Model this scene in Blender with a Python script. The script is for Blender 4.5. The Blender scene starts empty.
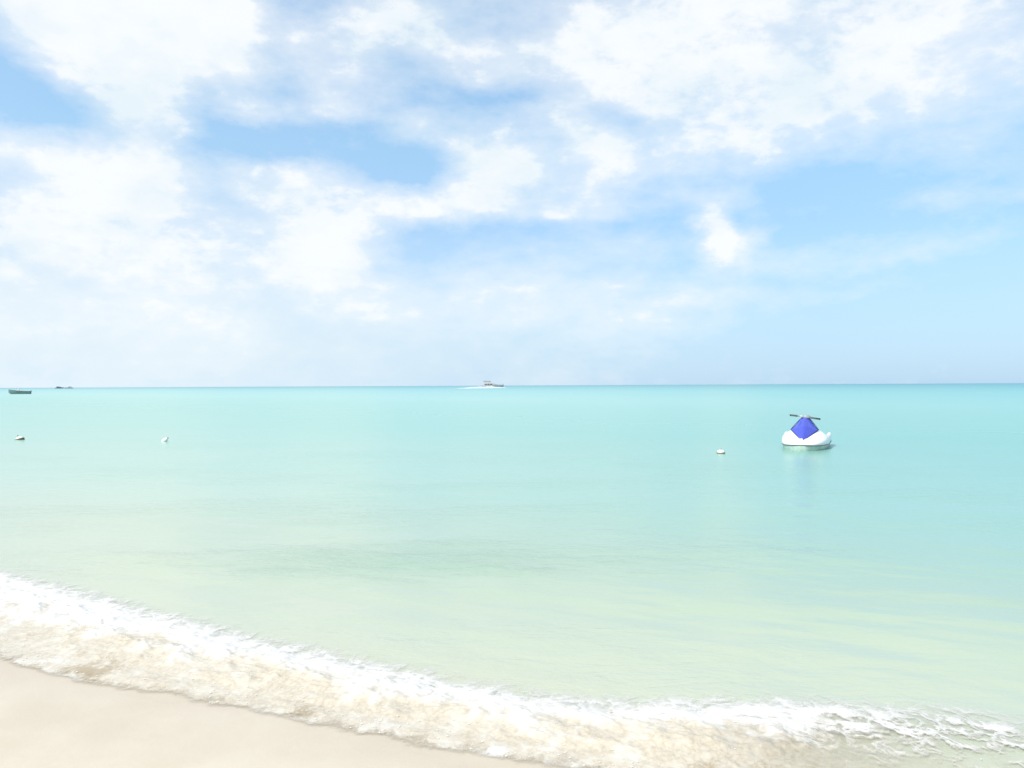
import bpy, bmesh, math, random
import numpy as np
from mathutils import Vector, Matrix

R = math.radians
random.seed(7)
rng = np.random.default_rng(11)
scene = bpy.context.scene
COL = scene.collection

# ------------------------------------------------------------------ camera
EYE = 1.75
FPX = 796.0
cam_d = bpy.data.cameras.new("camera")
cam_d.sensor_width = 36.0
cam_d.lens = FPX / 1024 * 36.0
cam_d.clip_start = 0.05
cam_d.clip_end = 40000
cam = bpy.data.objects.new("camera", cam_d)
COL.objects.link(cam)
cam.matrix_world = (Matrix.Translation((0, 0, EYE)) @ Matrix.Rotation(R(90 + 0.10), 4, 'X')
                    @ Matrix.Rotation(R(-0.27), 4, 'Z'))
scene.camera = cam

# ------------------------------------------------------------------ exposure
vs = scene.view_settings
vs.view_transform = 'Standard'
vs.look = 'None'
vs.gamma = 1.0
vs.use_curve_mapping = False
vs.exposure = 0.75
scene.cycles.max_bounces = 8
scene.cycles.transparent_max_bounces = 12
scene.cycles.use_denoising = True

# ------------------------------------------------------------------ sun
SUN_EL, SUN_AZ = 52.0, 232.0           # azimuth clockwise from +Y (the view direction)
sd = bpy.data.lights.new("sun", 'SUN')
sd.energy = 3.1
sd.angle = R(0.5)
sd.color = (1.0, 0.965, 0.91)
sun = bpy.data.objects.new("sun", sd)
COL.objects.link(sun)
dirv = Vector((math.sin(R(SUN_AZ)) * math.cos(R(SUN_EL)), math.cos(R(SUN_AZ)) * math.cos(R(SUN_EL)), math.sin(R(SUN_EL))))
sun.rotation_euler = dirv.to_track_quat('Z', 'Y').to_euler()
sun.location = dirv * 60


# ------------------------------------------------------------------ node helpers
class NT:
    def __init__(self, tree):
        self.t = tree
        self.n = tree.nodes
        self.l = tree.links

    def add(self, kind, **kw):
        nd = self.n.new(kind)
        for k, v in kw.items():
            setattr(nd, k, v)
        return nd

    def put(self, sock, v):
        if isinstance(v, bpy.types.NodeSocket):
            self.l.new(v, sock)
        elif v is not None:
            sock.default_value = v

    def math(self, op, a, b=None, c=None, clamp=False):
        nd = self.add('ShaderNodeMath', operation=op, use_clamp=clamp)
        self.put(nd.inputs[0], a)
        if b is not None:
            self.put(nd.inputs[1], b)
        if c is not None:
            self.put(nd.inputs[2], c)
        return nd.outputs[0]

    def vmath(self, op, a, b=None, scale=None):
        nd = self.add('ShaderNodeVectorMath', operation=op)
        self.put(nd.inputs[0], a)
        if b is not None:
            self.put(nd.inputs[1], b)
        if scale is not None:
            self.put(nd.inputs['Scale'], scale)
        return nd.outputs['Value'] if op in ('DOT_PRODUCT', 'LENGTH', 'DISTANCE') else nd.outputs[0]

    def noise(self, vec, scale, detail=4, rough=0.55, dist=0.0, dims='3D'):
        nd = self.add('ShaderNodeTexNoise', noise_dimensions=dims)
        if vec is not None:
            self.l.new(vec, nd.inputs['Vector'])
        nd.inputs['Scale'].default_value = scale
        nd.inputs['Detail'].default_value = detail
        nd.inputs['Roughness'].default_value = rough
        nd.inputs['Distortion'].default_value = dist
        return nd

    def step(self, v, a, b, lo=0.0, hi=1.0, interp='SMOOTHSTEP'):
        nd = self.add('ShaderNodeMapRange', interpolation_type=interp)
        self.put(nd.inputs['Value'], v)
        nd.inputs['From Min'].default_value = a
        nd.inputs['From Max'].default_value = b
        self.put(nd.inputs['To Min'], lo)
        self.put(nd.inputs['To Max'], hi)
        return nd.outputs['Result']

    def mix(self, f, a, b, blend='MIX'):
        nd = self.add('ShaderNodeMix', data_type='RGBA', blend_type=blend)
        self.put(nd.inputs['Factor'], f)
        self.put(nd.inputs['A'] if False else nd.inputs[6], a)
        self.put(nd.inputs[7], b)
        return nd.outputs[2]

    def ramp(self, fac, stops, interp='LINEAR'):
        nd = self.add('ShaderNodeValToRGB')
        cr = nd.color_ramp
        cr.interpolation = interp
        while len(cr.elements) < len(stops):
            cr.elements.new(0.5)
        for e, (p, c) in zip(cr.elements, stops):
            e.position = p
            e.color = (c[0], c[1], c[2], 1)
        self.put(nd.inputs[0], fac)
        return nd.outputs[0]


def rgb(r, g, b):
    return (r, g, b, 1.0)


# ------------------------------------------------------------------ world: Nishita sky + procedural clouds
W = bpy.data.worlds.new("World")
scene.world = W
W.use_nodes = True
w = NT(W.node_tree)
w.n.clear()
out = w.add('ShaderNodeOutputWorld')
bg = w.add('ShaderNodeBackground')
BG = 0.105
bg.inputs['Strength'].default_value = BG
w.l.new(bg.outputs[0], out.inputs['Surface'])
sky = w.add('ShaderNodeTexSky', sky_type='NISHITA')
sky.sun_disc = False
sky.sun_elevation = R(SUN_EL)
sky.sun_rotation = R(SUN_AZ)
sky.altitude = 0
sky.air_density = 1.0
sky.dust_density = 0.6
sky.ozone_density = 1.0
tc = w.add('ShaderNodeTexCoord')
gen = tc.outputs['Generated']
sep = w.add('ShaderNodeSeparateXYZ')
w.l.new(gen, sep.inputs[0])
dx, dy, dz = sep.outputs
az = w.math('ARCTAN2', dx, dy)
el = w.math('ARCSINE', w.math('MINIMUM', w.math('MAXIMUM', dz, -1.0), 1.0))
comb = w.add('ShaderNodeCombineXYZ')
w.l.new(az, comb.inputs[0])
w.l.new(el, comb.inputs[1])
ang = comb.outputs[0]                          # (azimuth, elevation) in radians
# ragged edges: the cloud masses are warped with noise on the sky sphere
wn = w.noise(w.vmath('MULTIPLY', gen, (1.0, 1.0, 1.7)), 7.0, 6, 0.6)
wv = w.vmath('SUBTRACT', wn.outputs['Color'], (0.5, 0.5, 0.5))
wv = w.vmath('MULTIPLY', wv, (0.10, 0.07, 0.0))
angw = w.vmath('ADD', ang, wv)


def az_el(px, py):
    dx_, dz_ = (px - 512) / FPX, (385.5 - py) / FPX
    return math.atan2(dx_, 1.0), math.atan2(dz_, math.hypot(1.0, dx_))


# cloud masses: centre, radii (1 unit = 1/796 rad), weight, tilt in degrees
CLOUDS = [
    (150, 20, 150, 90, 1.25, 0), (225, 25, 95, 72, 0.9, -25), (60, 20, 90, 60, 0.6, 25), 
    (150, 110, 58, 85, 0.75, 0), (165, 170, 50, 40, 0.45, 0),
    (362, 50, 90, 60, 0.8, 15), (430, 15, 80, 40, 0.5, 0), (490, 55, 70, 24, 0.45, 0),
    (270, 113, 48, 18, 0.75, 0), (340, 105, 50, 18, 0.6, -10), (405, 134, 40, 24, 0.6, 15), (440, 128, 45, 22, 0.5, 0),
    (490, 172, 70, 36, 1.3, 0), (560, 160, 100, 40, 0.55, 0), (640, 165, 120, 40, 0.5, 0), (590, 130, 55, 28, 0.7, -20), 
    (560, 60, 140, 60, 0.62, 0), (680, 40, 200, 80, 0.55, 0), (830, 45, 230, 80, 0.62, 0), (1000, 55, 200, 75, 0.62, 0), (760, -20, 330, 50, 0.45, 0), (430, -25, 150, 45, 0.35, 0),
    (700, 110, 170, 50, 0.5, 0), (850, 118, 190, 40, 0.35, 5), 
    (500, 206, 150, 22, 1.0, 0), (340, 212, 170, 28, 0.65, 0), (270, 177, 88, 23, 1.15, 0), (715, 191, 62, 15, 0.6, 0),
    (25, 148, 90, 34, 0.95, 0), (110, 168, 90, 36, 0.5, 0), (95, 200, 110, 40, 0.7, 20), (40, 250, 170, 80, 0.42, 0),
    (190, 240, 170, 60, 0.42, 0), (325, 252, 66, 44, 1.05, 0), (230, 300, 220, 70, 0.36, 0), (80, 320, 240, 80, 0.34, 0), 
    (520, 300, 260, 46, 0.55, 0), (640, 312, 190, 34, 0.3, 0), 
    (719, 228, 22, 38, 1.35, 8), (737, 253, 40, 24, 1.25, 20), (618, 245, 75, 30, 0.4, 0), (840, 258, 150, 15, 0.42, 5),
    (985, 243, 120, 16, 0.3, 6), (1000, 198, 80, 11, 0.5, 0), (790, 297, 170, 13, 0.40, 4), 
    # the far side of the sky, behind the camera
    (-900, 60, 420, 190, 0.8, 0), (1900, 40, 500, 180, 0.8, 0),
]
# clear gaps of blue
GAPS = [(880, 280, 300, 150, 0.42, 0), (940, 350, 300, 70, 0.3, 0), (540, 100, 50, 16, 0.6, 0), (612, 118, 44, 16, 0.5, 0), 
        (20, 92, 62, 44, 1.0, -20), (230, 140, 60, 70, 0.6, 0), (330, 150, 120, 32, 0.5, 0), (415, 172, 62, 24, 0.6, 0), (475, 93, 60, 20, 0.4, 0),
        (285, 70, 26, 60, 0.5, 15), (760, 186, 170, 20, 0.4, 0), (560, 232, 200, 16, 0.45, 0),
        (440, 250, 70, 26, 0.4, 0)]
acc = None
for sgn, lst in ((1, CLOUDS), (-1, GAPS)):
    for (px, py, rx, ry, amp, tilt) in lst:
        if abs(px) < 2500:
            a0, e0 = az_el(px, py)
            if px < -500 or px > 1500:
                a0, e0 = (px - 512) / FPX, 0.45
        mp = w.add('ShaderNodeMapping', vector_type='TEXTURE')
        w.l.new(angw, mp.inputs['Vector'])
        mp.inputs['Location'].default_value = (a0, e0, 0)
        mp.inputs['Rotation'].default_value = (0, 0, R(tilt))
        mp.inputs['Scale'].default_value = (rx / FPX * math.cos(a0), ry / FPX * math.cos(e0), 1)
        ln = w.vmath('LENGTH', mp.outputs[0])
        bl = w.step(ln, 1.25, 0.15, 0.0, (1.0 if sgn > 0 else -0.75) * amp)
        acc = bl if acc is None else w.math('ADD', acc, bl)

# fine structure, streaked along the horizon
n1 = w.noise(w.vmath('MULTIPLY', gen, (1.0, 1.0, 1.9)), 8.0, 8, 0.58, 0.2)
n2 = w.noise(w.vmath('MULTIPLY', gen, (1.0, 1.0, 2.0)), 26.0, 6, 0.6)
tex = w.math('MULTIPLY_ADD', n2.outputs['Fac'], 0.62, w.math('MULTIPLY', n1.outputs['Fac'], 0.95))
dens = w.math('MULTIPLY_ADD', w.math('SUBTRACT', tex, 0.78), 2.5, w.math('MULTIPLY', acc, 0.86))
rest = w.math('MAXIMUM', w.step(dz, 0.46, 0.60), w.step(dy, 0.3, -0.1))  # unseen cloud above and behind the frame, added to whiten the ambient light
dens = w.math('MULTIPLY_ADD', rest, 0.5, dens)
dens1 = w.math('MULTIPLY_ADD', w.math('SUBTRACT', tex, 0.78), 1.5, w.math('MULTIPLY', acc, 0.9))
dens1 = w.math('MULTIPLY_ADD', rest, 0.5, dens1)
soft = w.step(dens1, -0.25, 1.15, 0.05, 0.84, 'LINEAR')
n3 = w.noise(w.vmath('MULTIPLY', gen, (1.0, 1.0, 1.5)), 34.0, 7, 0.62, 0.3)
dens2 = w.math('MULTIPLY_ADD', w.math('SUBTRACT', n3.outputs['Fac'], 0.5), 1.25, dens)
crisp = w.step(dens2, 0.64, 1.2, 0.0, 0.80)
cover = w.math('SUBTRACT', 1.0, w.math('MULTIPLY', w.math('SUBTRACT', 1.0, soft), w.math('SUBTRACT', 1.0, crisp)))
# thin veil whitening towards the horizon
low = w.step(el, 0.30, 0.0, 0.0, 1.0, 'LINEAR')
left = w.step(az, 0.55, -0.5, 0.0, 1.0)
veil = w.math('MULTIPLY_ADD', left, 0.25, w.step(el, 0.22, 0.0, 0.05, 0.75), clamp=True)
veil = w.math('MULTIPLY', veil, w.step(el, 0.42, 0.05, 0.0, 1.0))
vcol = w.mix(left, rgb(0.42, 0.71, 0.99), rgb(0.72, 0.87, 0.98))
# sunlit tops are white, thick undersides a little greyer
thick = w.noise(w.vmath('ADD', w.vmath('MULTIPLY', gen, (1.0, 1.0, 2.0)), (0.0, 0.0, 0.05)), 6.5, 6, 0.6)
grey = w.step(thick.outputs['Fac'], 0.42, 0.68, 0.0, 1.0)
K = 1.0 / BG / (2 ** vs.exposure)
ccol = w.mix(grey, rgb(0.97 * K, 1.0 * K, 1.02 * K), rgb(0.83 * K, 0.925 * K, 0.98 * K))
tone = w.ramp(w.math('MULTIPLY', el, 2.0, clamp=True), [(0.0, (0.76, 0.78, 0.9)), (0.22, (0.74, 0.83, 0.97)), (0.38, (0.82, 0.96, 1.03)), (0.58, (1.06, 1.24, 1.20)), (1.0, (1.50, 1.58, 1.42))])
skyb = w.mix(1.0, sky.outputs[0], tone, 'MULTIPLY')
s1 = w.mix(veil, skyb, w.vmath('SCALE', vcol, scale=K))
s2 = w.mix(cover, s1, ccol)
w.l.new(s2, bg.inputs['Color'])


# ------------------------------------------------------------------ mesh helpers
def mesh_obj(name, verts, faces, mat, parent=None, smooth=True):
    me = bpy.data.meshes.new(name)
    me.from_pydata([tuple(v) for v in verts], [], [tuple(f) for f in faces])
    me.update()
    if mat:
        me.materials.append(mat)
    if smooth:
        me.polygons.foreach_set('use_smooth', [True] * len(me.polygons))
    o = bpy.data.objects.new(name, me)
    COL.objects.link(o)
    if parent:
        o.parent = parent
    return o


def bm_obj(name, bm, mat, parent=None, smooth=True, bevel=0.0, seg=2, sub=0):
    bmesh.ops.recalc_face_normals(bm, faces=bm.faces[:])
    me = bpy.data.meshes.new(name)
    bm.to_mesh(me)
    bm.free()
    me.materials.append(mat)
    me.polygons.foreach_set('use_smooth', [smooth] * len(me.polygons))
    o = bpy.data.objects.new(name, me)
    COL.objects.link(o)
    if parent:
        o.parent = parent
    if bevel:
        b = o.modifiers.new('bevel', 'BEVEL')
        b.width = bevel
        b.segments = seg
        b.limit_method = 'ANGLE'
    if sub:
        s = o.modifiers.new('sub', 'SUBSURF')
        s.levels = s.render_levels = sub
    return o


def grid_mesh(name, P, mat, parent=None, attrs=None):
    """P: (rows, cols, 3) array -> one sheet."""
    r, c, _ = P.shape
    idx = np.arange(r * c).reshape(r, c)
    f = np.stack([idx[:-1, :-1], idx[:-1, 1:], idx[1:, 1:], idx[1:, :-1]], -1).reshape(-1, 4)
    me = bpy.data.meshes.new(name)
    me.vertices.add(r * c)
    me.vertices.foreach_set('co', P.reshape(-1).astype(np.float32))
    me.loops.add(f.size)
    me.loops.foreach_set('vertex_index', f.reshape(-1).astype(np.int32))
    me.polygons.add(len(f))
    me.polygons.foreach_set('loop_start', np.arange(0, f.size, 4, dtype=np.int32))
    me.polygons.foreach_set('use_smooth', np.ones(len(f), dtype=bool))
    me.update(calc_edges=True)
    me.validate()
    if attrs:
        for k, v in attrs.items():
            a = me.attributes.new(k, 'FLOAT', 'POINT')
            a.data.foreach_set('value', v.reshape(-1).astype(np.float32))
    me.materials.append(mat)
    o = bpy.data.objects.new(name, me)
    COL.objects.link(o)
    if parent:
        o.parent = parent
    return o


def loft(bm, sections, closed=False, caps=False):
    rows = [[bm.verts.new(p) for p in s] for s in sections]
    n = len(rows[0])
    for a, b in zip(rows[:-1], rows[1:]):
        for i in range(n if closed else n - 1):
            j = (i + 1) % n
            try:
                bm.faces.new((a[i], a[j], b[j], b[i]))
            except ValueError:
                pass
    if caps:
        bm.faces.new(rows[0])
        bm.faces.new(rows[-1])
    return rows


def tube(bm, pts, rad, seg=8):
    pts = [Vector(p) for p in pts]
    rads = rad if isinstance(rad, (list, tuple)) else [rad] * len(pts)
    secs = []
    for i, p in enumerate(pts):
        d = (pts[min(i + 1, len(pts) - 1)] - pts[max(i - 1, 0)]).normalized()
        up = Vector((0, 0, 1)) if abs(d.z) < 0.95 else Vector((0, 1, 0))
        a = d.cross(up).normalized()
        b = d.cross(a)
        secs.append([p + a * rads[i] * math.cos(2 * math.pi * k / seg) + b * rads[i] * math.sin(2 * math.pi * k / seg)
                     for k in range(seg)])
    loft(bm, secs, closed=True, caps=True)


def box(bm, c, s, taper=1.0, rz=0.0):
    v = []
    for z in (-1, 1):
        k = taper if z > 0 else 1.0
        for x, y in ((-1, -1), (1, -1), (1, 1), (-1, 1)):
            p = Vector((x * s[0] / 2 * k, y * s[1] / 2 * k, z * s[2] / 2))
            p.rotate(Matrix.Rotation(rz, 3, 'Z'))
            v.append(bm.verts.new(p + Vector(c)))
    for f in ((0, 1, 2, 3), (4, 5, 6, 7), (0, 1, 5, 4), (1, 2, 6, 5), (2, 3, 7, 6), (3, 0, 4, 7)):
        bm.faces.new([v[i] for i in f])


def empty(name, loc, rz=0.0):
    o = bpy.data.objects.new(name, None)
    o.empty_display_size = 0.3
    o.location = loc
    o.rotation_euler = (0, 0, rz)
    COL.objects.link(o)
    return o


def tag(o, label=None, cat=None, group=None, kind=None):
    if label:
        o['label'] = label
    if cat:
        o['category'] = cat
    if group:
        o['group'] = group
    if kind:
        o['kind'] = kind
    return o


# numpy value/gradient noise ------------------------------------------------
_perm = rng.permutation(512)
_grad = rng.normal(size=(512, 2))
_grad /= np.linalg.norm(_grad, axis=1)[:, None]


def pnoise(x, y, seed=0):
    xi, yi = np.floor(x).astype(int), np.floor(y).astype(int)
    xf, yf = x - xi, y - yi
    u, v = xf ** 3 * (xf * (xf * 6 - 15) + 10), yf ** 3 * (yf * (yf * 6 - 15) + 10)

    def g(ix, iy, fx, fy):
        h = _perm[(_perm[(ix + seed * 57) % 512] + iy) % 512]
        return _grad[h, 0] * fx + _grad[h, 1] * fy
    n00, n10 = g(xi, yi, xf, yf), g(xi + 1, yi, xf - 1, yf)
    n01, n11 = g(xi, yi + 1, xf, yf - 1), g(xi + 1, yi + 1, xf - 1, yf - 1)
    return (n00 * (1 - u) + n10 * u) * (1 - v) + (n01 * (1 - u) + n11 * u) * v


def fbm(x, y, oct=4, seed=0, gain=0.5):
    s, a = 0, 1.0
    for o in range(oct):
        s = s + a * pnoise(x * 2 ** o, y * 2 ** o, seed + o)
        a *= gain
    return s


def sstep(x, a, b):
    t = np.clip((x - a) / (b - a), 0, 1)
    return t * t * (3 - 2 * t)


# ------------------------------------------------------------------ materials
def mat(name):
    m = bpy.data.materials.new(name)
    m.use_nodes = True
    t = NT(m.node_tree)
    bsdf = m.node_tree.nodes['Principled BSDF']
    return m, t, bsdf


def paint(name, c, rough=0.35, var=0.10, scale=6.0, spec=0.5, coat=0.0, metal=0.0):
    """gelcoat, rubber or metal with a little wear in colour and gloss"""
    m, t, b = mat(name)
    co = t.add('ShaderNodeTexCoord').outputs['Object']
    n = t.noise(co, scale, 5, 0.6)
    f = t.step(n.outputs['Fac'], 0.35, 0.7)
    dark = tuple(x * (1 - var) for x in c)
    t.l.new(t.mix(f, rgb(*c), rgb(*dark)), b.inputs['Base Color'])
    t.l.new(t.step(n.outputs['Fac'], 0.3, 0.7, rough * 0.8, rough * 1.2), b.inputs['Roughness'])
    b.inputs['Specular IOR Level'].default_value = spec
    b.inputs['Coat Weight'].default_value = coat
    b.inputs['Metallic'].default_value = metal
    return m


# shore frame: T runs along the water's edge, N points offshore
SH = R(-23)
TV = np.array([math.cos(SH), math.sin(SH)])
NV = np.array([-math.sin(SH), math.cos(SH)])
N0 = 3.38                                   # the edge of the swash


def nt2xy(n, t):
    return n * NV[0] + t * TV[0], n * NV[1] + t * TV[1]


def shore_dist(t):
    pos = t.add('ShaderNodeNewGeometry').outputs['Position']
    return pos, t.vmath('DOT_PRODUCT', pos, (float(NV[0]), float(NV[1]), 0.0))


# --- sand
m_sand, t, b = mat('sand')
pos, nd = shore_dist(t)
grain = t.noise(pos, 420.0, 3, 0.6)
patch = t.noise(pos, 1.3, 5, 0.6)
sm = t.noise(pos, 16.0, 4, 0.6)
c = t.mix(t.step(patch.outputs['Fac'], 0.3, 0.7), rgb(0.515, 0.468, 0.385), rgb(0.465, 0.41, 0.325))
c = t.mix(t.step(grain.outputs['Fac'], 0.35, 0.75, 0.0, 0.45), c, rgb(0.42, 0.35, 0.27))
wet = t.step(t.math('MULTIPLY_ADD', t.math('SUBTRACT', patch.outputs['Fac'], 0.5), 0.9, nd), N0 - 1.1, N0 - 0.15)
c = t.mix(t.math('MULTIPLY', wet, 0.28), c, rgb(0.44, 0.365, 0.275))
t.l.new(c, b.inputs['Base Color'])
t.l.new(t.math('MULTIPLY_ADD', wet, -0.45, 0.85), b.inputs['Roughness'])
b.inputs['Specular IOR Level'].default_value = 0.35
bp = t.add('ShaderNodeBump')
bp.inputs['Distance'].default_value = 0.006
bp.inputs['Strength'].default_value = 0.35
t.l.new(t.math('MULTIPLY_ADD', sm.outputs['Fac'], 1.0, t.math('MULTIPLY', grain.outputs['Fac'], 0.30)), bp.inputs['Height'])
t.l.new(bp.outputs[0], b.inputs['Normal'])

# --- sea water: its colour deepens offshore as the sea floor drops away
m_sea, t, b = mat('sea_water')
pos, nd = shore_dist(t)
tdot = t.vmath('DOT_PRODUCT', pos, (float(TV[0]), float(TV[1]), 0.0))
bend = t.math('DIVIDE', tdot, t.math('ADD', t.math('ABSOLUTE', nd), 10.0))
big = t.noise(t.vmath('MULTIPLY', pos, (0.10, 0.22, 1.0)), 1.0, 4, 0.55)
drift = t.noise(t.vmath('MULTIPLY', pos, (0.012, 0.05, 1.0)), 1.0, 4, 0.55)
ln = t.math('LOGARITHM', t.math('MAXIMUM', nd, 1.0), 10.0)            # 0.5 (3 m) .. 3.9 (8 km)
ln = t.math('MULTIPLY_ADD', t.math('SUBTRACT', big.outputs['Fac'], 0.5), 0.12, ln)
ln = t.math('MULTIPLY_ADD', t.math('SUBTRACT', drift.outputs['Fac'], 0.5), 0.28, ln)


ln = t.math('MULTIPLY_ADD', t.math('MULTIPLY', t.math('MAXIMUM', t.math('MINIMUM', bend, 1.0), -1.2), t.step(nd, 12.0, 50.0)), 0.22, ln)


def L(n):
    return math.log10(n) / 4.0


base = t.ramp(t.math('DIVIDE', ln, 4.0), [
    (L(3.2), (0.45, 0.42, 0.32)), (L(4.4), (0.385, 0.42, 0.322)), (L(5.4), (0.365, 0.415, 0.312)), (L(7.2), (0.325, 0.40, 0.305)),
    (L(11), (0.27, 0.41, 0.33)), (L(28), (0.20, 0.405, 0.345)), (L(75), (0.245, 0.445, 0.405)), (L(170), (0.19, 0.42, 0.405)),
    (L(600), (0.09, 0.31, 0.335)), (L(3000), (0.045, 0.23, 0.265))])
# the bay deepens sideways too, away from the left-hand shore
base = t.mix(t.math('MULTIPLY', t.step(bend, -0.5, 0.12), t.step(nd, 4.0, 10.0)), base, t.mix(1.0, base, rgb(0.74, 0.875, 0.86), 'MULTIPLY'))
# a darker, greener strip of water colour off the beach
wx = t.vmath('MULTIPLY', t.vmath('SUBTRACT', pos, (-1.0, 8.0, 0.0)), (0.42, 1.0, 0.0))
wl = t.vmath('LENGTH', wx)
wl = t.math('MULTIPLY_ADD', t.math('SUBTRACT', t.noise(t.vmath('MULTIPLY', pos, (0.9, 2.2, 1.0)), 1.0, 5, 0.6).outputs['Fac'], 0.5), 1.6, wl)
dark_strip = t.step(wl, 1.25, 0.1, 0.0, 0.72)
base = t.mix(dark_strip, base, rgb(0.255, 0.36, 0.265))
t.l.new(base, b.inputs['Base Color'])
b.inputs['IOR'].default_value = 1.333
b.inputs['Specular IOR Level'].default_value = 0.5
t.l.new(t.step(ln, 0.6, 1.7, 0.12, 0.30, 'LINEAR'), b.inputs['Roughness'])
al = t.step(t.math('MULTIPLY_ADD', t.math('SUBTRACT', big.outputs['Fac'], 0.5), 0.4, nd), N0 + 0.1, N0 + 0.5, 0.3, 1.0)
t.l.new(al, b.inputs['Alpha'])
# ripples, stronger in wind-ruffled patches
wp = t.vmath('MULTIPLY', pos, (1.0, 2.1, 1.0))
r1 = t.noise(wp, 2.2, 4, 0.6, 0.6)
r2 = t.noise(wp, 7.5, 4, 0.6, 0.8)
ruf = t.noise(t.vmath('MULTIPLY', pos, (0.16, 0.34, 1.0)), 1.0, 3, 0.5)
rm = t.math('ADD', t.step(ruf.outputs['Fac'], 0.42, 0.66, 0.25, 1.0), t.math('MULTIPLY', dark_strip, 1.5))
hgt = t.math('MULTIPLY', t.math('MULTIPLY_ADD', r2.outputs['Fac'], 0.30, r1.outputs['Fac']), rm)
bp = t.add('ShaderNodeBump')
bp.inputs['Distance'].default_value = 0.10
t.l.new(t.step(ln, 0.6, 2.2, 0.24, 0.08, 'LINEAR'), bp.inputs['Strength'])
t.l.new(hgt, bp.inputs['Height'])
t.l.new(bp.outputs[0], b.inputs['Normal'])

# --- surf: white foam over sand-laden water
m_surf, t, b = mat('surf_foam')
pos = t.add('ShaderNodeNewGeometry').outputs['Position']
fa = t.add('ShaderNodeAttribute', attribute_name='foam').outputs['Fac']
ed = t.add('ShaderNodeAttribute', attribute_name='cover').outputs['Fac']
sp = t.vmath('MULTIPLY', pos, (1.0, 0.75, 1.0))
f1 = t.noise(sp, 8.0, 6, 0.60, 0.25)
f2 = t.noise(sp, 46.0, 4, 0.6, 0.5)
vor = t.add('ShaderNodeTexVoronoi', feature='DISTANCE_TO_EDGE')
t.l.new(t.vmath('ADD', t.vmath('MULTIPLY', pos, (1, 1, 0.3)), t.vmath('SCALE', f1.outputs['Color'], scale=0.42)), vor.inputs['Vector'])
vor.inputs['Scale'].default_value = 7.0
lace = t.step(vor.outputs['Distance'], 0.22, 0.0)
fx = t.math('MULTIPLY_ADD', t.math('SUBTRACT', f1.outputs['Fac'], 0.5), 1.5, fa)
fx = t.math('MULTIPLY_ADD', t.math('SUBTRACT', f2.outputs['Fac'], 0.5), 0.5, fx)
calm_ = t.add('ShaderNodeAttribute', attribute_name='calm').outputs['Fac']
churn_ = t.add('ShaderNodeAttribute', attribute_name='churn').outputs['Fac']
fx = t.math('MULTIPLY_ADD', lace, t.math('MULTIPLY_ADD', calm_, 0.30, 0.15), fx)
white = t.step(fx, 0.15, 1.05)
mud = t.mix(t.step(f2.outputs['Fac'], 0.35, 0.7), rgb(0.50, 0.45, 0.36), rgb(0.42, 0.36, 0.27))
mud = t.mix(t.step(t.math('MULTIPLY_ADD', t.math('SUBTRACT', f2.outputs['Fac'], 0.5), 1.2, churn_), 0.15, 0.7, 0.0, 0.9), mud, rgb(0.32, 0.25, 0.155))
mud = t.mix(t.step(f1.outputs['Fac'], 0.45, 0.70), mud, rgb(0.53, 0.49, 0.41))
t.l.new(t.mix(white, mud, rgb(0.57, 0.56, 0.535)), b.inputs['Base Color'])
t.l.new(t.step(white, 0.0, 1.0, 0.22, 0.6), b.inputs['Roughness'])
b.inputs['IOR'].default_value = 1.33
cv = t.math('MULTIPLY_ADD', t.math('SUBTRACT', f1.outputs['Fac'], 0.5), 1.3, ed)
cv = t.math('MULTIPLY_ADD', lace, 0.16, cv)
al_ = t.math('MULTIPLY', t.step(cv, 0.06, 0.92), t.step(ed, 0.0, 0.30))
thin = t.math('MULTIPLY', t.math('MULTIPLY', calm_, 0.85), t.math('SUBTRACT', 1.0, white))
t.l.new(t.math('MULTIPLY', al_, t.math('SUBTRACT', 1.0, thin)), b.inputs['Alpha'])
bp = t.add('ShaderNodeBump')
bp.inputs['Distance'].default_value = 0.02
bp.inputs['Strength'].default_value = 0.22
t.l.new(t.math('MULTIPLY_ADD', f2.outputs['Fac'], 0.4, f1.outputs['Fac']), bp.inputs['Height'])
t.l.new(bp.outputs[0], b.inputs['Normal'])

m_white = paint('white_gelcoat', (0.80, 0.80, 0.79), 0.25, 0.05, coat=0.3)
m_lower = paint('shade_tinted_gelcoat', (0.46, 0.58, 0.51), 0.3, 0.25, 5.0)  # lower hull's shade and green water bounce, put into the base colour
m_blue = paint('blue_gelcoat', (0.050, 0.070, 0.46), 0.28, 0.12, 5.0, coat=0.3)
m_navy = paint('dark_blue_trim', (0.02, 0.03, 0.16), 0.4)
m_rub = paint('black_rubber', (0.030, 0.034, 0.036), 0.6, 0.3)
m_rail = paint('grey_rub_rail', (0.15, 0.18, 0.18), 0.55, 0.3)
m_pad = paint('pale_grey_plastic', (0.25, 0.29, 0.29), 0.45)
m_seat = paint('grey_vinyl', (0.16, 0.17, 0.19), 0.5, 0.2)
m_metal = paint('dull_metal', (0.45, 0.45, 0.45), 0.35, 0.2, metal=0.8)
m_float = paint('white_float_foam', (0.78, 0.78, 0.74), 0.55, 0.14, 18.0)
m_algae = paint('olive_algae', (0.13, 0.14, 0.075), 0.8, 0.4, 22.0)
m_skiff = paint('faded_green_hull_paint', (0.19, 0.29, 0.28), 0.5, 0.25, 1.5)
m_skin = paint('weathered_wood', (0.25, 0.22, 0.17), 0.7, 0.3, 3.0)
m_boatgrey = paint('pale_grey_boat_paint', (0.52, 0.50, 0.49), 0.45, 0.15, 0.6)
m_boatroof = paint('grey_canopy', (0.22, 0.22, 0.22), 0.6, 0.2, 0.6)
m_boatdark = paint('dark_hull_paint', (0.31, 0.31, 0.36), 0.5, 0.2, 0.6)
m_glass = paint('tinted_window', (0.05, 0.065, 0.075), 0.12, 0.2)

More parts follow.
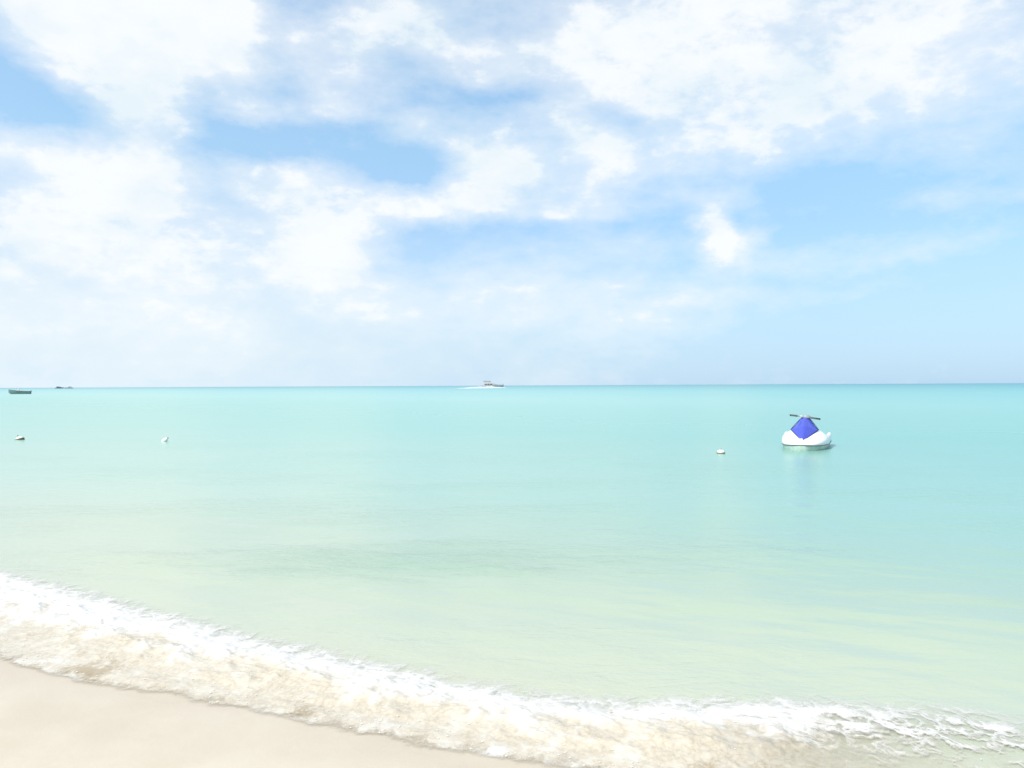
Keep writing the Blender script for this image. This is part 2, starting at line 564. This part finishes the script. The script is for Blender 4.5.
# ------------------------------------------------------------------ sand sheet: beach and sea floor in one
def sym(a, b, n, k):
    """spacing fine near 0 and coarse far out, from a to b"""
    u = np.linspace(-1, 1, n)
    s = np.sinh(k * u) / math.sinh(k)
    return np.where(s < 0, -a * s, b * s)


def sand_z(n, t):
    m = N0 + 0.22 - n
    z = np.where(m > 0, 0.052 * m, 0.11 * m)
    z = np.where(m > 12, 0.624 + 0.02 * (m - 12), z)
    z = np.where(m > 90, 2.184 + 0.004 * (m - 90), z)
    deep = -m
    z = np.where(deep > 8, -0.88 - 0.02 * (deep - 8), z)
    z = np.where(deep > 150, -3.72 - 0.0004 * (deep - 150), z)
    near = np.exp(-((n - N0) / 14.0) ** 2)
    z = z + near * (0.012 * fbm(t * 0.55, n * 0.8, 3, 3) + 0.0035 * fbm(t * 3.1, n * 3.7, 3, 5))
    return z


tt = sym(-9000, 9000, 420, 9.0)
nn = np.concatenate([sym(-700, 0.0, 241, 7.0)[:121] + 3.0, np.linspace(3.02, 6, 90), 6 + np.geomspace(0.1, 9500, 120)])
Ng, Tg = np.meshgrid(nn, tt, indexing='ij')
X, Y = nt2xy(Ng, Tg)
tag(grid_mesh('sand', np.stack([X, Y, sand_z(Ng, Tg)], -1), m_sand), kind='structure')

# ------------------------------------------------------------------ sea
tt = sym(-9000, 9000, 700, 9.0)
nn = np.concatenate([np.linspace(3.2, 8.0, 240), 8.0 + np.geomspace(0.02, 9200, 330)])
Ng, Tg = np.meshgrid(nn, tt, indexing='ij')
X, Y = nt2xy(Ng, Tg)
dist = np.hypot(X, Y)


def sea_z(n, t):
    d = np.hypot(n, t)
    amp = np.exp(-(d / 45.0)) * sstep(n, 3.3, 6.0)
    return amp * (0.026 * fbm(t * 0.28, n * 0.62, 3, 8) + 0.020 * fbm(t * 0.9 + n * 0.3, n * 1.9, 3, 12) * np.exp(-d / 25))


Z = sea_z(Ng, Tg)
tag(grid_mesh('sea', np.stack([X, Y, Z], -1), m_sea), kind='structure')

# ------------------------------------------------------------------ surf
t_up = np.array([-14, -10, -7.3, -5.5, -4.0, -3.29, -2.58, -2.11, -1.46, -.84, -.05, .54, .95, 2, 4, 7])
n_up = np.array([5.6, 5.3, 4.97, 4.65, 4.36, 4.22, 4.18, 4.06, 4.11, 4.28, 4.67, 4.82, 4.72, 4.6, 4.8, 4.7])
ts = np.concatenate([np.linspace(-14, -7.5, 260)[:-1], np.linspace(-7.5, 1.6, 980), np.linspace(1.6, 7, 160)[1:]])
ns = np.linspace(2.95, 5.75, 330)
Ng, Tg = np.meshgrid(ns, ts, indexing='ij')
lobe = 0.10 * fbm(Tg * 0.75, Tg * 0 + 3.3, 3, 21) + 0.05 * fbm(Tg * 3.2, Tg * 0 + 1.1, 3, 25)
lo = N0 - 0.02 + 0.12 * sstep(Tg, -3.0, -5.5) + lobe - 0.10 * np.exp(-((Tg + 4.6) / 0.7) ** 2)
up = np.interp(Tg, t_up, n_up) + 0.07 * fbm(Tg * 1.3, Tg * 0 + 7.7, 4, 31)
u = (Ng - lo) / np.maximum(up - lo, 0.3)                        # 0 at the swash front, 1 at the back of the foam
inside = sstep(Ng, lo - 0.03, lo + 0.09)
back = 1 - sstep(Ng, up - 0.30, up + 0.34)
lumps = fbm(Tg * 4.2, Ng * 5.0, 5, 41, 0.55)
fine = fbm(Tg * 17, Ng * 20, 4, 47, 0.6)
ridge = np.exp(-((u - 0.66) / 0.26) ** 2)
front = np.exp(-((Ng - lo - 0.10) / 0.11) ** 2)
calm = sstep(Tg, -0.9, 0.6)                                     # the wave has already spread flat at the far end
patchy = fbm(Tg * 1.1, Ng * 1.6, 3, 61)
hgt = (1 - 0.6 * calm) * inside * back * ((0.034 * ridge * (1 - 0.6 * calm) + 0.012 * front) * (1 + 1.1 * lumps) + 0.010 * np.abs(lumps) + 0.004 * fine)
zb = np.maximum(sand_z(Ng, Tg) + 0.004, sea_z(Ng, Tg) + 0.005)
Z = zb + np.maximum(hgt, -0.003) * inside * sstep(Ng, lo, lo + 0.32)
foam = inside * (-0.06 + 0.95 * np.exp(-(np.minimum(u - 0.86, 0) / 0.33) ** 2)) - 0.35 * calm * sstep(Ng, 3.3, 4.0) + 0.38 * lumps + 0.55 * patchy * (1 - sstep(u, 0.5, 0.9))
foam = foam + 0.25 * np.exp(-((Tg + 6.4) / 1.3) ** 2) * inside
cover = np.clip(inside * 1.3, 0, 1.05) * (0.45 + 0.55 * sstep(Ng, lo, lo + 0.22)) * back - 0.45 * calm * back * inside
X, Y = nt2xy(Ng, Tg)
churn = inside * np.exp(-((u - 0.16) / 0.17) ** 2) * sstep(fbm(Tg * 0.8 + 4.0, Ng * 0.5, 3, 71), -0.12, 0.30) * (1 - 0.7 * calm)
foam = foam - 0.55 * churn + 0.3 * sstep(u, 0.8, 1.05)
calm2 = calm * sstep(Ng, lo + 0.1, lo + 0.5)
P = np.stack([X, Y, Z], -1)
# droplets and bubbles riding on the swash front, part of the same foam
rd = np.random.default_rng(5)
DV = np.array([(1, 0, 0), (-1, 0, 0), (0, 1, 0), (0, -1, 0), (0, 0, 1), (0, 0, -1)], float)
DF = [(0, 2, 4), (2, 1, 4), (1, 3, 4), (3, 0, 4), (2, 0, 5), (1, 2, 5), (3, 1, 5), (0, 3, 5)]
dv, df = [], []
for i in range(650):
    ci = rd.integers(0, len(ts))
    nq = lo[0, ci] + .05 + (abs(rd.normal(0, .12)) if rd.random() < .75 else rd.uniform(.2, .8))
    ri = min(int(np.searchsorted(ns, nq)), len(ns) - 1)
    r_ = rd.uniform(.002, .0055)
    c0 = P[ri, ci] + (0, 0, r_ * .4)
    k0 = len(dv)
    dv += [tuple(c0 + q * (r_ * 1.6, r_, r_ * .7)) for q in DV]
    df += [tuple(k0 + j for j in f_) for f_ in DF]
surf = grid_mesh('surf_foam', P, m_surf, None, {'foam': foam, 'cover': cover, 'calm': calm2, 'churn': churn})
dm = bpy.data.meshes.new('droplets')
dm.from_pydata(dv, [], df)
for nm_ in ('foam', 'cover'):
    dm.attributes.new(nm_, 'FLOAT', 'POINT').data.foreach_set('value', np.full(len(dv), 1.7, np.float32))
bm = bmesh.new()
bm.from_mesh(surf.data)
bm.from_mesh(dm)
bm.to_mesh(surf.data)
bm.free()
bpy.data.meshes.remove(dm)
tag(surf, 'white breaking surf and sandy swash foam along the water edge', 'foam', kind='stuff')


# ------------------------------------------------------------------ where things float
def on_water(px, py):
    d = EYE * FPX / (py - (388.1 - px * 0.00483))
    return (px - 512) / FPX * d, d


# ------------------------------------------------------------------ jet ski
def mirror(half):
    return [(-x, y, z) for (x, y, z) in half] + [(x, y, z) for (x, y, z) in reversed(half)][1:]


def jet_ski(loc, rz):
    root = empty('jet_ski', loc, rz)
    RZ = 0.165
    st = [(-1.47, .07, .20), (-1.36, .22, .185), (-1.15, .38, .175), (-0.85, .50, RZ), (-0.45, .57, RZ), (0, .595, RZ),
          (.6, .60, RZ), (1.1, .59, RZ), (1.38, .56, RZ)]
    # lower hull: rail down to chine and keel
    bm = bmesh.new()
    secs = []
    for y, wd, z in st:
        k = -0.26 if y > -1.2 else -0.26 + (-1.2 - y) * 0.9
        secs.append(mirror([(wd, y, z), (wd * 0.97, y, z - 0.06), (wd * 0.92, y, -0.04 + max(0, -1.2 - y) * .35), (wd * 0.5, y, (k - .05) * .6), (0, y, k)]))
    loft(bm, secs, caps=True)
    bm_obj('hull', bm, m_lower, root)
    # rub rail
    bm = bmesh.new()
    tube(bm, [(-wd - .004, y, z) for y, wd, z in reversed(st)] + [(wd + .004, y, z) for y, wd, z in st], 0.013, 8)
    bm_obj('rub_rail', bm, m_rail, root)
    # deck
    A = [(.595, .17), (.60, .30), (.545, .37), (.47, .43), (.385, .515), (.25, .52), (.12, .50), (0, .50)]
    B = [(.60, .17), (.615, .33), (.575, .385), (.51, .375), (.46, .22), (.27, .22), (.20, .50), (0, .54)]
    Cc = [(.60, .17), (.63, .37), (.59, .43), (.50, .41), (.46, .22), (.27, .22), (.20, .48), (0, .52)]
    D = [(.57, .17), (.58, .30), (.55, .35), (.48, .34), (.42, .24), (.27, .23), (.17, .36), (0, .38)]
    E = [(.55, .17), (.55, .26), (.52, .29), (.45, .28), (.40, .23), (.25, .22), (.15, .23), (0, .23)]
    bow = [(-1.46, .115, .10), (-1.36, .37, .20), (-1.15, .64, .36), (-0.85, .84, .60), (-0.55, .95, .84), (-0.30, 1.0, 1.0)]
    secs = []
    for y, wf, hf in bow:
        secs.append(mirror([(x * wf, y, .185 + (z - .17) * hf if z > .17 else .178) for x, z in A]))
    for y, P in ((-0.05, A), (0.02, B), (.45, B), (.62, Cc), (.95, Cc), (1.15, D), (1.40, E)):
        secs.append(mirror([(x, y, z if z > .17 else .178) for x, z in P]))
    bm = bmesh.new()
    loft(bm, secs, caps=True)
    bm_obj('deck', bm, m_white, root, sub=1)
    # blue hood: two facets meeting in a crease
    bm = bmesh.new()
    secs = []
    for s in np.linspace(0, 1, 13):
        if s < .5:
            k = s / .5
            wd, ze, ye = .02 + .335 * k, .285 + .26 * k, -1.16 + .76 * k
            yc, zc = -1.18 + .42 * k, .295 + .33 * k
        else:
            k = (s - .5) / .5
            wd, ze, ye = .355 - .25 * k ** .85, .545 + .29 * k, -.40 + .28 * k
            yc, zc = -.76 + .50 * k, .625 + .235 * k
        P = []
        for q in np.linspace(0, 1, 7):
            bul = math.sin(math.pi * q) * 0.006 * math.sin(math.pi * min(1, s + .05))
            P.append((-wd * (1 - q), ye * (1 - q) + yc * q - bul, ze * (1 - q) + zc * q + bul))
        secs.append(P + [(-x, y, z) for x, y, z in reversed(P[:-1])])
    loft(bm, secs)
    o = bm_obj('hood', bm, m_blue, root)
    s_ = o.modifiers.new('solid', 'SOLIDIFY')
    s_.thickness = 0.02
    # dark trim under the hood edge
    bm = bmesh.new()
    for sx in (-1, 1):
        tube(bm, [(sx * .03, -1.16, .288), (sx * .19, -.78, .413), (sx * .355, -.395, .540), (sx * .24, -.26, .685), (sx * .11, -.11, .83)], 0.008, 6)
    bm_obj('hood_trim', bm, m_navy, o)
    bm = bmesh.new()
    box(bm, (-.02, -1.20, .315), (.07, .03, .07), 0.7)
    bm_obj('bow_eye', bm, m_white, root, bevel=.008)
    # steering column and bar (turned a little)
    bm = bmesh.new()
    box(bm, (.0, -.10, .83), (.21, .20, .10), 0.9)
    bm_obj('column_collar', bm, m_navy, root, bevel=.02)
    hb = bm_obj('handlebar', (lambda q: (tube(q, [(-.24, -.10, .895), (-.10, -.13, .885), (.04, -.14, .868), (.20, -.15, .840)], .018, 8), q)[1])(bmesh.new()), m_metal, root)
    bm = bmesh.new()
    secs = []
    for zz, a, c_ in ((.84, .10, .09), (.87, .115, .085), (.905, .10, .07), (.925, .06, .045)):
        secs.append([(.03 + a * math.cos(2 * math.pi * k / 14), -.13 + c_ * math.sin(2 * math.pi * k / 14), zz - .10 * a * math.cos(2 * math.pi * k / 14)) for k in range(14)])
    loft(bm, secs, closed=True, caps=True)
    bm_obj('bar_pad', bm, m_pad, hb, bevel=.006)
    for a, bb in (((-.205, -.10, .893), (-.40, -.02, .910)), ((.155, -.15, .846), (.375, -.08, .812))):
        bm = bmesh.new()
        tube(bm, [a, bb], [.026, .024], 10)
        g = bm_obj('grip', bm, m_rub, hb)
        bm = bmesh.new()
        a_, b_ = Vector(a), Vector(bb)
        tube(bm, [a_ + Vector((0, -.02, -.005)), a_.lerp(b_, .3) + Vector((0, -.06, -.008)), a_.lerp(b_, .85) + Vector((0, -.055, -.01))], .010, 6)
        bm_obj('brake_lever', bm, m_rail, g)
    # seat
    bm = bmesh.new()
    secs = []
    for y, wd, z in ((-.02, .12, .70), (.12, .17, .69), (.40, .19, .655), (.62, .19, .66), (.72, .19, .70), (1.0, .18, .68), (1.12, .13, .58)):
        secs.append(mirror([(wd, y, .46), (wd * 1.02, y, z - .06), (wd * .8, y, z - .01), (0, y, z)]))
    loft(bm, secs, caps=True)
    bm_obj('seat', bm, m_seat, root, sub=1)
    bm = bmesh.new()
    tube(bm, [(-.16, 1.12, .50), (-.15, 1.22, .52), (.15, 1.22, .52), (.16, 1.12, .50)], .016, 8)
    bm_obj('grab_handle', bm, m_rub, root)
    tag(root, 'white jet ski with a blue hood and black grips, floating bow-on to the beach', 'jet ski')
    return root


JX, JY = on_water(805.5, 452.0)
jet_ski((JX * 1.075, JY * 1.075, -0.045), R(-4) - math.atan2(JX, JY)).scale = (1.02, 1.02, 1.02)


# ------------------------------------------------------------------ mooring floats
def float_body(prof, seg=20, sx=1.0, sy=1.0):
    bm = bmesh.new()
    secs = [[(r * sx * math.cos(2 * math.pi * k / seg), r * sy * math.sin(2 * math.pi * k / seg), z) for k in range(seg)] for r, z in prof]
    loft(bm, secs, closed=True, caps=True)
    return bm


def buoy_part(name, prof, m, root, tilt=(0, 0, 0), **kw):
    o = bm_obj(name, float_body(prof, **kw), m, root)
    o.rotation_euler = tilt
    return o


def ring(name, c, r, m, root, tilt=(0, 0, 0)):
    bm = bmesh.new()
    pts = [(c[0] + r * math.cos(a), c[1], c[2] + r * math.sin(a)) for a in np.linspace(0, 2 * math.pi, 13)]
    tube(bm, pts, 0.008, 6)
    o = bm_obj(name, bm, m, root)
    o.rotation_euler = tilt
    return o


G = 'small mooring buoys floating off the beach'
x, y = on_water(19.5, 440.0)
r0 = empty('mooring_buoy', (x, y, 0.0), R(10))
tl = (0, R(-24), 0)
buoy_part('float', [(.02, -.10), (.085, -.075), (.12, -.01), (.105, .055), (.06, .10), (.02, .115)], m_float, r0, tl, sx=1.15)
buoy_part('algae_skirt', [(.088, -.085), (.126, -.03), (.127, .02), (.121, .045), (.10, .045)], m_algae, r0, (0, R(-14), 0), sx=1.17)
ring('eye', (0, 0, .135), .022, m_algae, r0, tl)
tag(r0, 'small white buoy with an olive stained side, nearest the left edge of the photo', 'buoy', G)
x, y = on_water(164.5, 441.6)
r0 = empty('mooring_buoy', (x, y, 0.0), R(0))
tl = (0, R(52), 0)
buoy_part('float', [(.012, -.13), (.045, -.11), (.07, -.04), (.072, .03), (.05, .085), (.014, .11)], m_float, r0, tl).location = (0, 0, .028)
o = ring('eye', (0, 0, .13), .02, m_pad, r0, tl)
o.location = (0, 0, .028)
tag(r0, 'small clean white buoy leaning over on its side alone in pale water', 'buoy', G)
x, y = on_water(720.5, 453.4)
r0 = empty('mooring_buoy', (x, y, 0.0), R(0))
buoy_part('float', [(.03, -.07), (.095, -.04), (.105, .02), (.088, .06), (.05, .082), (.01, .088)], m_float, r0, (0, R(4), 0), sx=.92)
buoy_part('algae_skirt', [(.085, -.055), (.108, -.03), (.112, .0), (.111, .024), (.09, .024)], m_algae, r0, (0, 0, 0), sx=.93)
ring('eye', (.0, 0, .10), .016, m_metal, r0)
tag(r0, 'small white buoy with a dark stained waterline floating beside the jet ski', 'buoy', G)


# ------------------------------------------------------------------ boats
def hull_bm(Ln, B, sheer, draft, bowrise, n=15, transom=.8):
    """bow towards +X"""
    bm = bmesh.new()
    secs = []
    for i in range(n):
        s = i / (n - 1)
        x = -Ln / 2 + Ln * s
        wd = B / 2 * (transom + (1 - transom) * math.sin(min(1, s / .45) * math.pi / 2)) * (1 - max(0, (s - .45) / .55) ** 2.2)
        wd = max(wd, .012)
        zt = sheer + bowrise * s ** 2.5
        zk = -draft + (draft + sheer * .5) * max(0, (s - .72) / .28) ** 2
        secs.append(mirror([(wd, x, zt), (wd * .97, x, zt - .12 * sheer), (wd * .82, x, max(zk + .02, .02)), (wd * .45, x, (zk - .04) * .7 if zk < 0 else zk + .01), (0, x, zk)]))
    secs = [[(p[1], p[0], p[2]) for p in s] for s in secs]
    rows = loft(bm, secs, caps=True)
    return bm, secs


def skiff(loc, rz):
    root = empty('skiff', loc, rz)
    bm, secs = hull_bm(6.3, 1.9, .85, .25, .50)
    h = bm_obj('hull', bm, m_skiff, root)
    s_ = h.modifiers.new('solid', 'SOLIDIFY')
    s_.thickness = .06
    bm = bmesh.new()
    tube(bm, [s[0] for s in secs] + [s[-1] for s in reversed(secs)], .045, 6)
    bm_obj('gunwale', bm, m_skin, root)
    for x in (-1.6, -.2, 1.2):
        bm = bmesh.new()
        box(bm, (x, 0, .7), (.30, 1.5, .05))
        bm_obj('thwart', bm, m_skin, root, smooth=False, bevel=.01)
    bm = bmesh.new()
    box(bm, (.45, 0, 1.0), (.9, .8, .8), .85)
    c_ = bm_obj('console', bm, m_float, root, smooth=False, bevel=.03)
    bm = bmesh.new()
    box(bm, (.85, 0, 1.5), (.04, .62, .24), .9)
    bm_obj('windscreen', bm, m_glass, c_, smooth=False)
    bm = bmesh.new()
    box(bm, (-3.35, 0, .85), (.36, .34, .42), .8)
    e = bm_obj('outboard_motor', bm, m_boatdark, root, bevel=.05)
    bm = bmesh.new()
    tube(bm, [(-3.35, 0, .66), (-3.35, 0, -.4)], .07, 8)
    bm_obj('motor_leg', bm, m_boatdark, e)
    root.scale = (.84, .9, .95)
    tag(root, 'dark green open skiff lying on the water at the far left', 'boat')
    return root


def cruiser(name, loc, rz, Ln, mh, mc, mr, fly=True, label='', group=None, stern_cabin=False):
    root = empty(name, loc, rz)
    k = Ln / 14.0
    bm, secs = hull_bm(Ln, 4.2 * k, 1.25 * k, .6 * k, .75 * k, transom=.88)
    bm_obj('hull', bm, mh, root)
    bm = bmesh.new()
    for s in (0, -1):
        tube(bm, [(p[0], p[1], p[2] + .5 * k) for p in [q[s] for q in secs][6:]], .05 * k, 5)
        for q in secs[6::2]:
            p = q[s]
            tube(bm, [p, (p[0], p[1], p[2] + .5 * k)], .03 * k, 5)
    bm_obj('bow_rail', bm, m_metal, root)
    cx = -1.6 * k
    bm = bmesh.new()
    secs = []
    for x, wd, z in ((-4.6, 1.65, 3.0), (-4.3, 1.7, 3.15), (-.2, 1.7, 3.15), (1.6, 1.5, 2.9), (4.2, 1.0, 1.75)):
        secs.append([(x * k, -wd * k, 1.2 * k), (x * k, -wd * .93 * k, z * k), (x * k, wd * .93 * k, z * k), (x * k, wd * k, 1.2 * k)])
    loft(bm, secs, caps=True)
    cb = bm_obj('cabin', bm, mc, root, smooth=False, bevel=.06 * k)
    for s in (-1, 1):
        for x in (-3.4, -1.9, -.4):
            bm = bmesh.new()
            box(bm, (x * k, s * 1.66 * k, 2.35 * k), (1.15 * k, .10 * k, .6 * k))
            bm_obj('window', bm, m_glass, cb, smooth=False)
    if fly:
        bm = bmesh.new()
        box(bm, (-2.2 * k, 0, 3.55 * k), (4.6 * k, 2.9 * k, .85 * k), .86)
        bm_obj('flybridge', bm, mc, root, smooth=False, bevel=.05 * k)
        for x in (-3.9, -1.1):
            for s in (-1, 1):
                bm = bmesh.new()
                tube(bm, [(x * k, s * 1.1 * k, 3.5 * k), (x * k, s * 1.1 * k, 4.35 * k)], .05 * k, 5)
                bm_obj('canopy_post', bm, m_metal, root)
        bm = bmesh.new()
        box(bm, (-2.6 * k, 0, 4.5 * k), (4.4 * k, 3.0 * k, .45 * k), .85)
        cp = bm_obj('canopy', bm, mr, root, smooth=False, bevel=.04 * k)
        bm = bmesh.new()
        tube(bm, [(-3.2 * k, 0, 4.8 * k), (-3.4 * k, 0, 5.9 * k)], [.06 * k, .03 * k], 6)
        bm_obj('mast', bm, m_metal, cp)
    else:
        bm = bmesh.new()
        box(bm, (-2.2 * k, 0, 3.25 * k), (5.0 * k, 3.6 * k, .18 * k), .95)
        bm_obj('roof', bm, mr, root, smooth=False, bevel=.04 * k)
    tag(root, label, 'boat', group)
    return root


x, y = on_water(19.5, 394.3)
skiff((x, y, 0), R(170 + 31))
x, y = on_water(491.5, 387.8)
YX, YY = x, y
Lm = 24.5 / FPX * y
yacht = cruiser('motor_yacht', (x, y, 0), R(6), Lm, m_boatgrey, m_boatgrey, m_boatroof, True,
        'pale grey motor yacht heading right along the horizon with a white wake')
yacht.scale = (1, 1, 0.80)
G = 'far boats on the left of the horizon'
x, y = on_water(59.3, 388.75)
cruiser('motor_boat', (x, y, 0), R(8 + 29), 8.0 / FPX * y, m_boatdark, m_boatdark, m_boatroof, False,
        'all dark far boat on the horizon, left one of the pair beyond the skiff', G)
x, y = on_water(68.6, 388.7)
cruiser('motor_boat', (x, y, 0), R(172 + 29), 7.6 / FPX * y, m_boatdark, m_float, m_boatdark, False,
        'far boat with white cabin on the horizon, right one of the pair beyond the skiff', G)

# wake of the yacht
n_ = 90
A0 = Vector((*on_water(457, 389.1), 0))
A1 = Vector((*on_water(489, 388.35), 0))
side = Vector((-(A1 - A0).y, (A1 - A0).x, 0)).normalized()
rows = []
for i in range(11):
    q = i / 10 - .5
    row = []
    for s in np.linspace(0, 1, n_):
        wdt = (3 + 26 * s ** .6) * (1 - max(0, (s - .93) / .07) ** 2 * .8)
        nz = pnoise(np.array([s * 24.0]), np.array([q * 7 + 3]), 5)[0]
        p = A0.lerp(A1, s) + side * (q * wdt * (1 + .25 * pnoise(np.array([s * 7.0]), np.array([1.5]), 3)[0]))
        row.append((p.x, p.y, 0.05 + (0.06 + 1.0 * s) * max(0, 1 - (2 * q) ** 2) * (1 + .7 * nz)))
    rows.append(row)
m_wake, t, b = mat('wake_foam')
pos = t.add('ShaderNodeNewGeometry').outputs['Position']
wn_ = t.noise(pos, 0.35, 5, 0.6)
t.l.new(t.mix(t.step(wn_.outputs['Fac'], .35, .6), rgb(.30, .42, .43), rgb(.58, .60, .60)), b.inputs['Base Color'])
b.inputs['Roughness'].default_value = .6
wk = grid_mesh('wake_foam', np.array(rows), m_wake)
tag(wk, 'white foam wake trailing behind the far motor yacht', 'foam', kind='stuff')

# ------------------------------------------------------------------ sea air
HAZE = 0
if HAZE:
    bm = bmesh.new()
    box(bm, (0, 0, 1.0), (19000, 19000, 22.0))
    m_hz = bpy.data.materials.new('haze')
    m_hz.use_nodes = True
    t = NT(m_hz.node_tree)
    t.n.clear()
    o_ = t.add('ShaderNodeOutputMaterial')
    v = t.add('ShaderNodeVolumePrincipled')
    v.inputs['Color'].default_value = rgb(.90, .96, 1.0)
    v.inputs['Density'].default_value = HAZE
    t.l.new(v.outputs[0], o_.inputs['Volume'])
    hz = bm_obj('haze', bm, m_hz, None, False)
    tag(hz, kind='stuff')
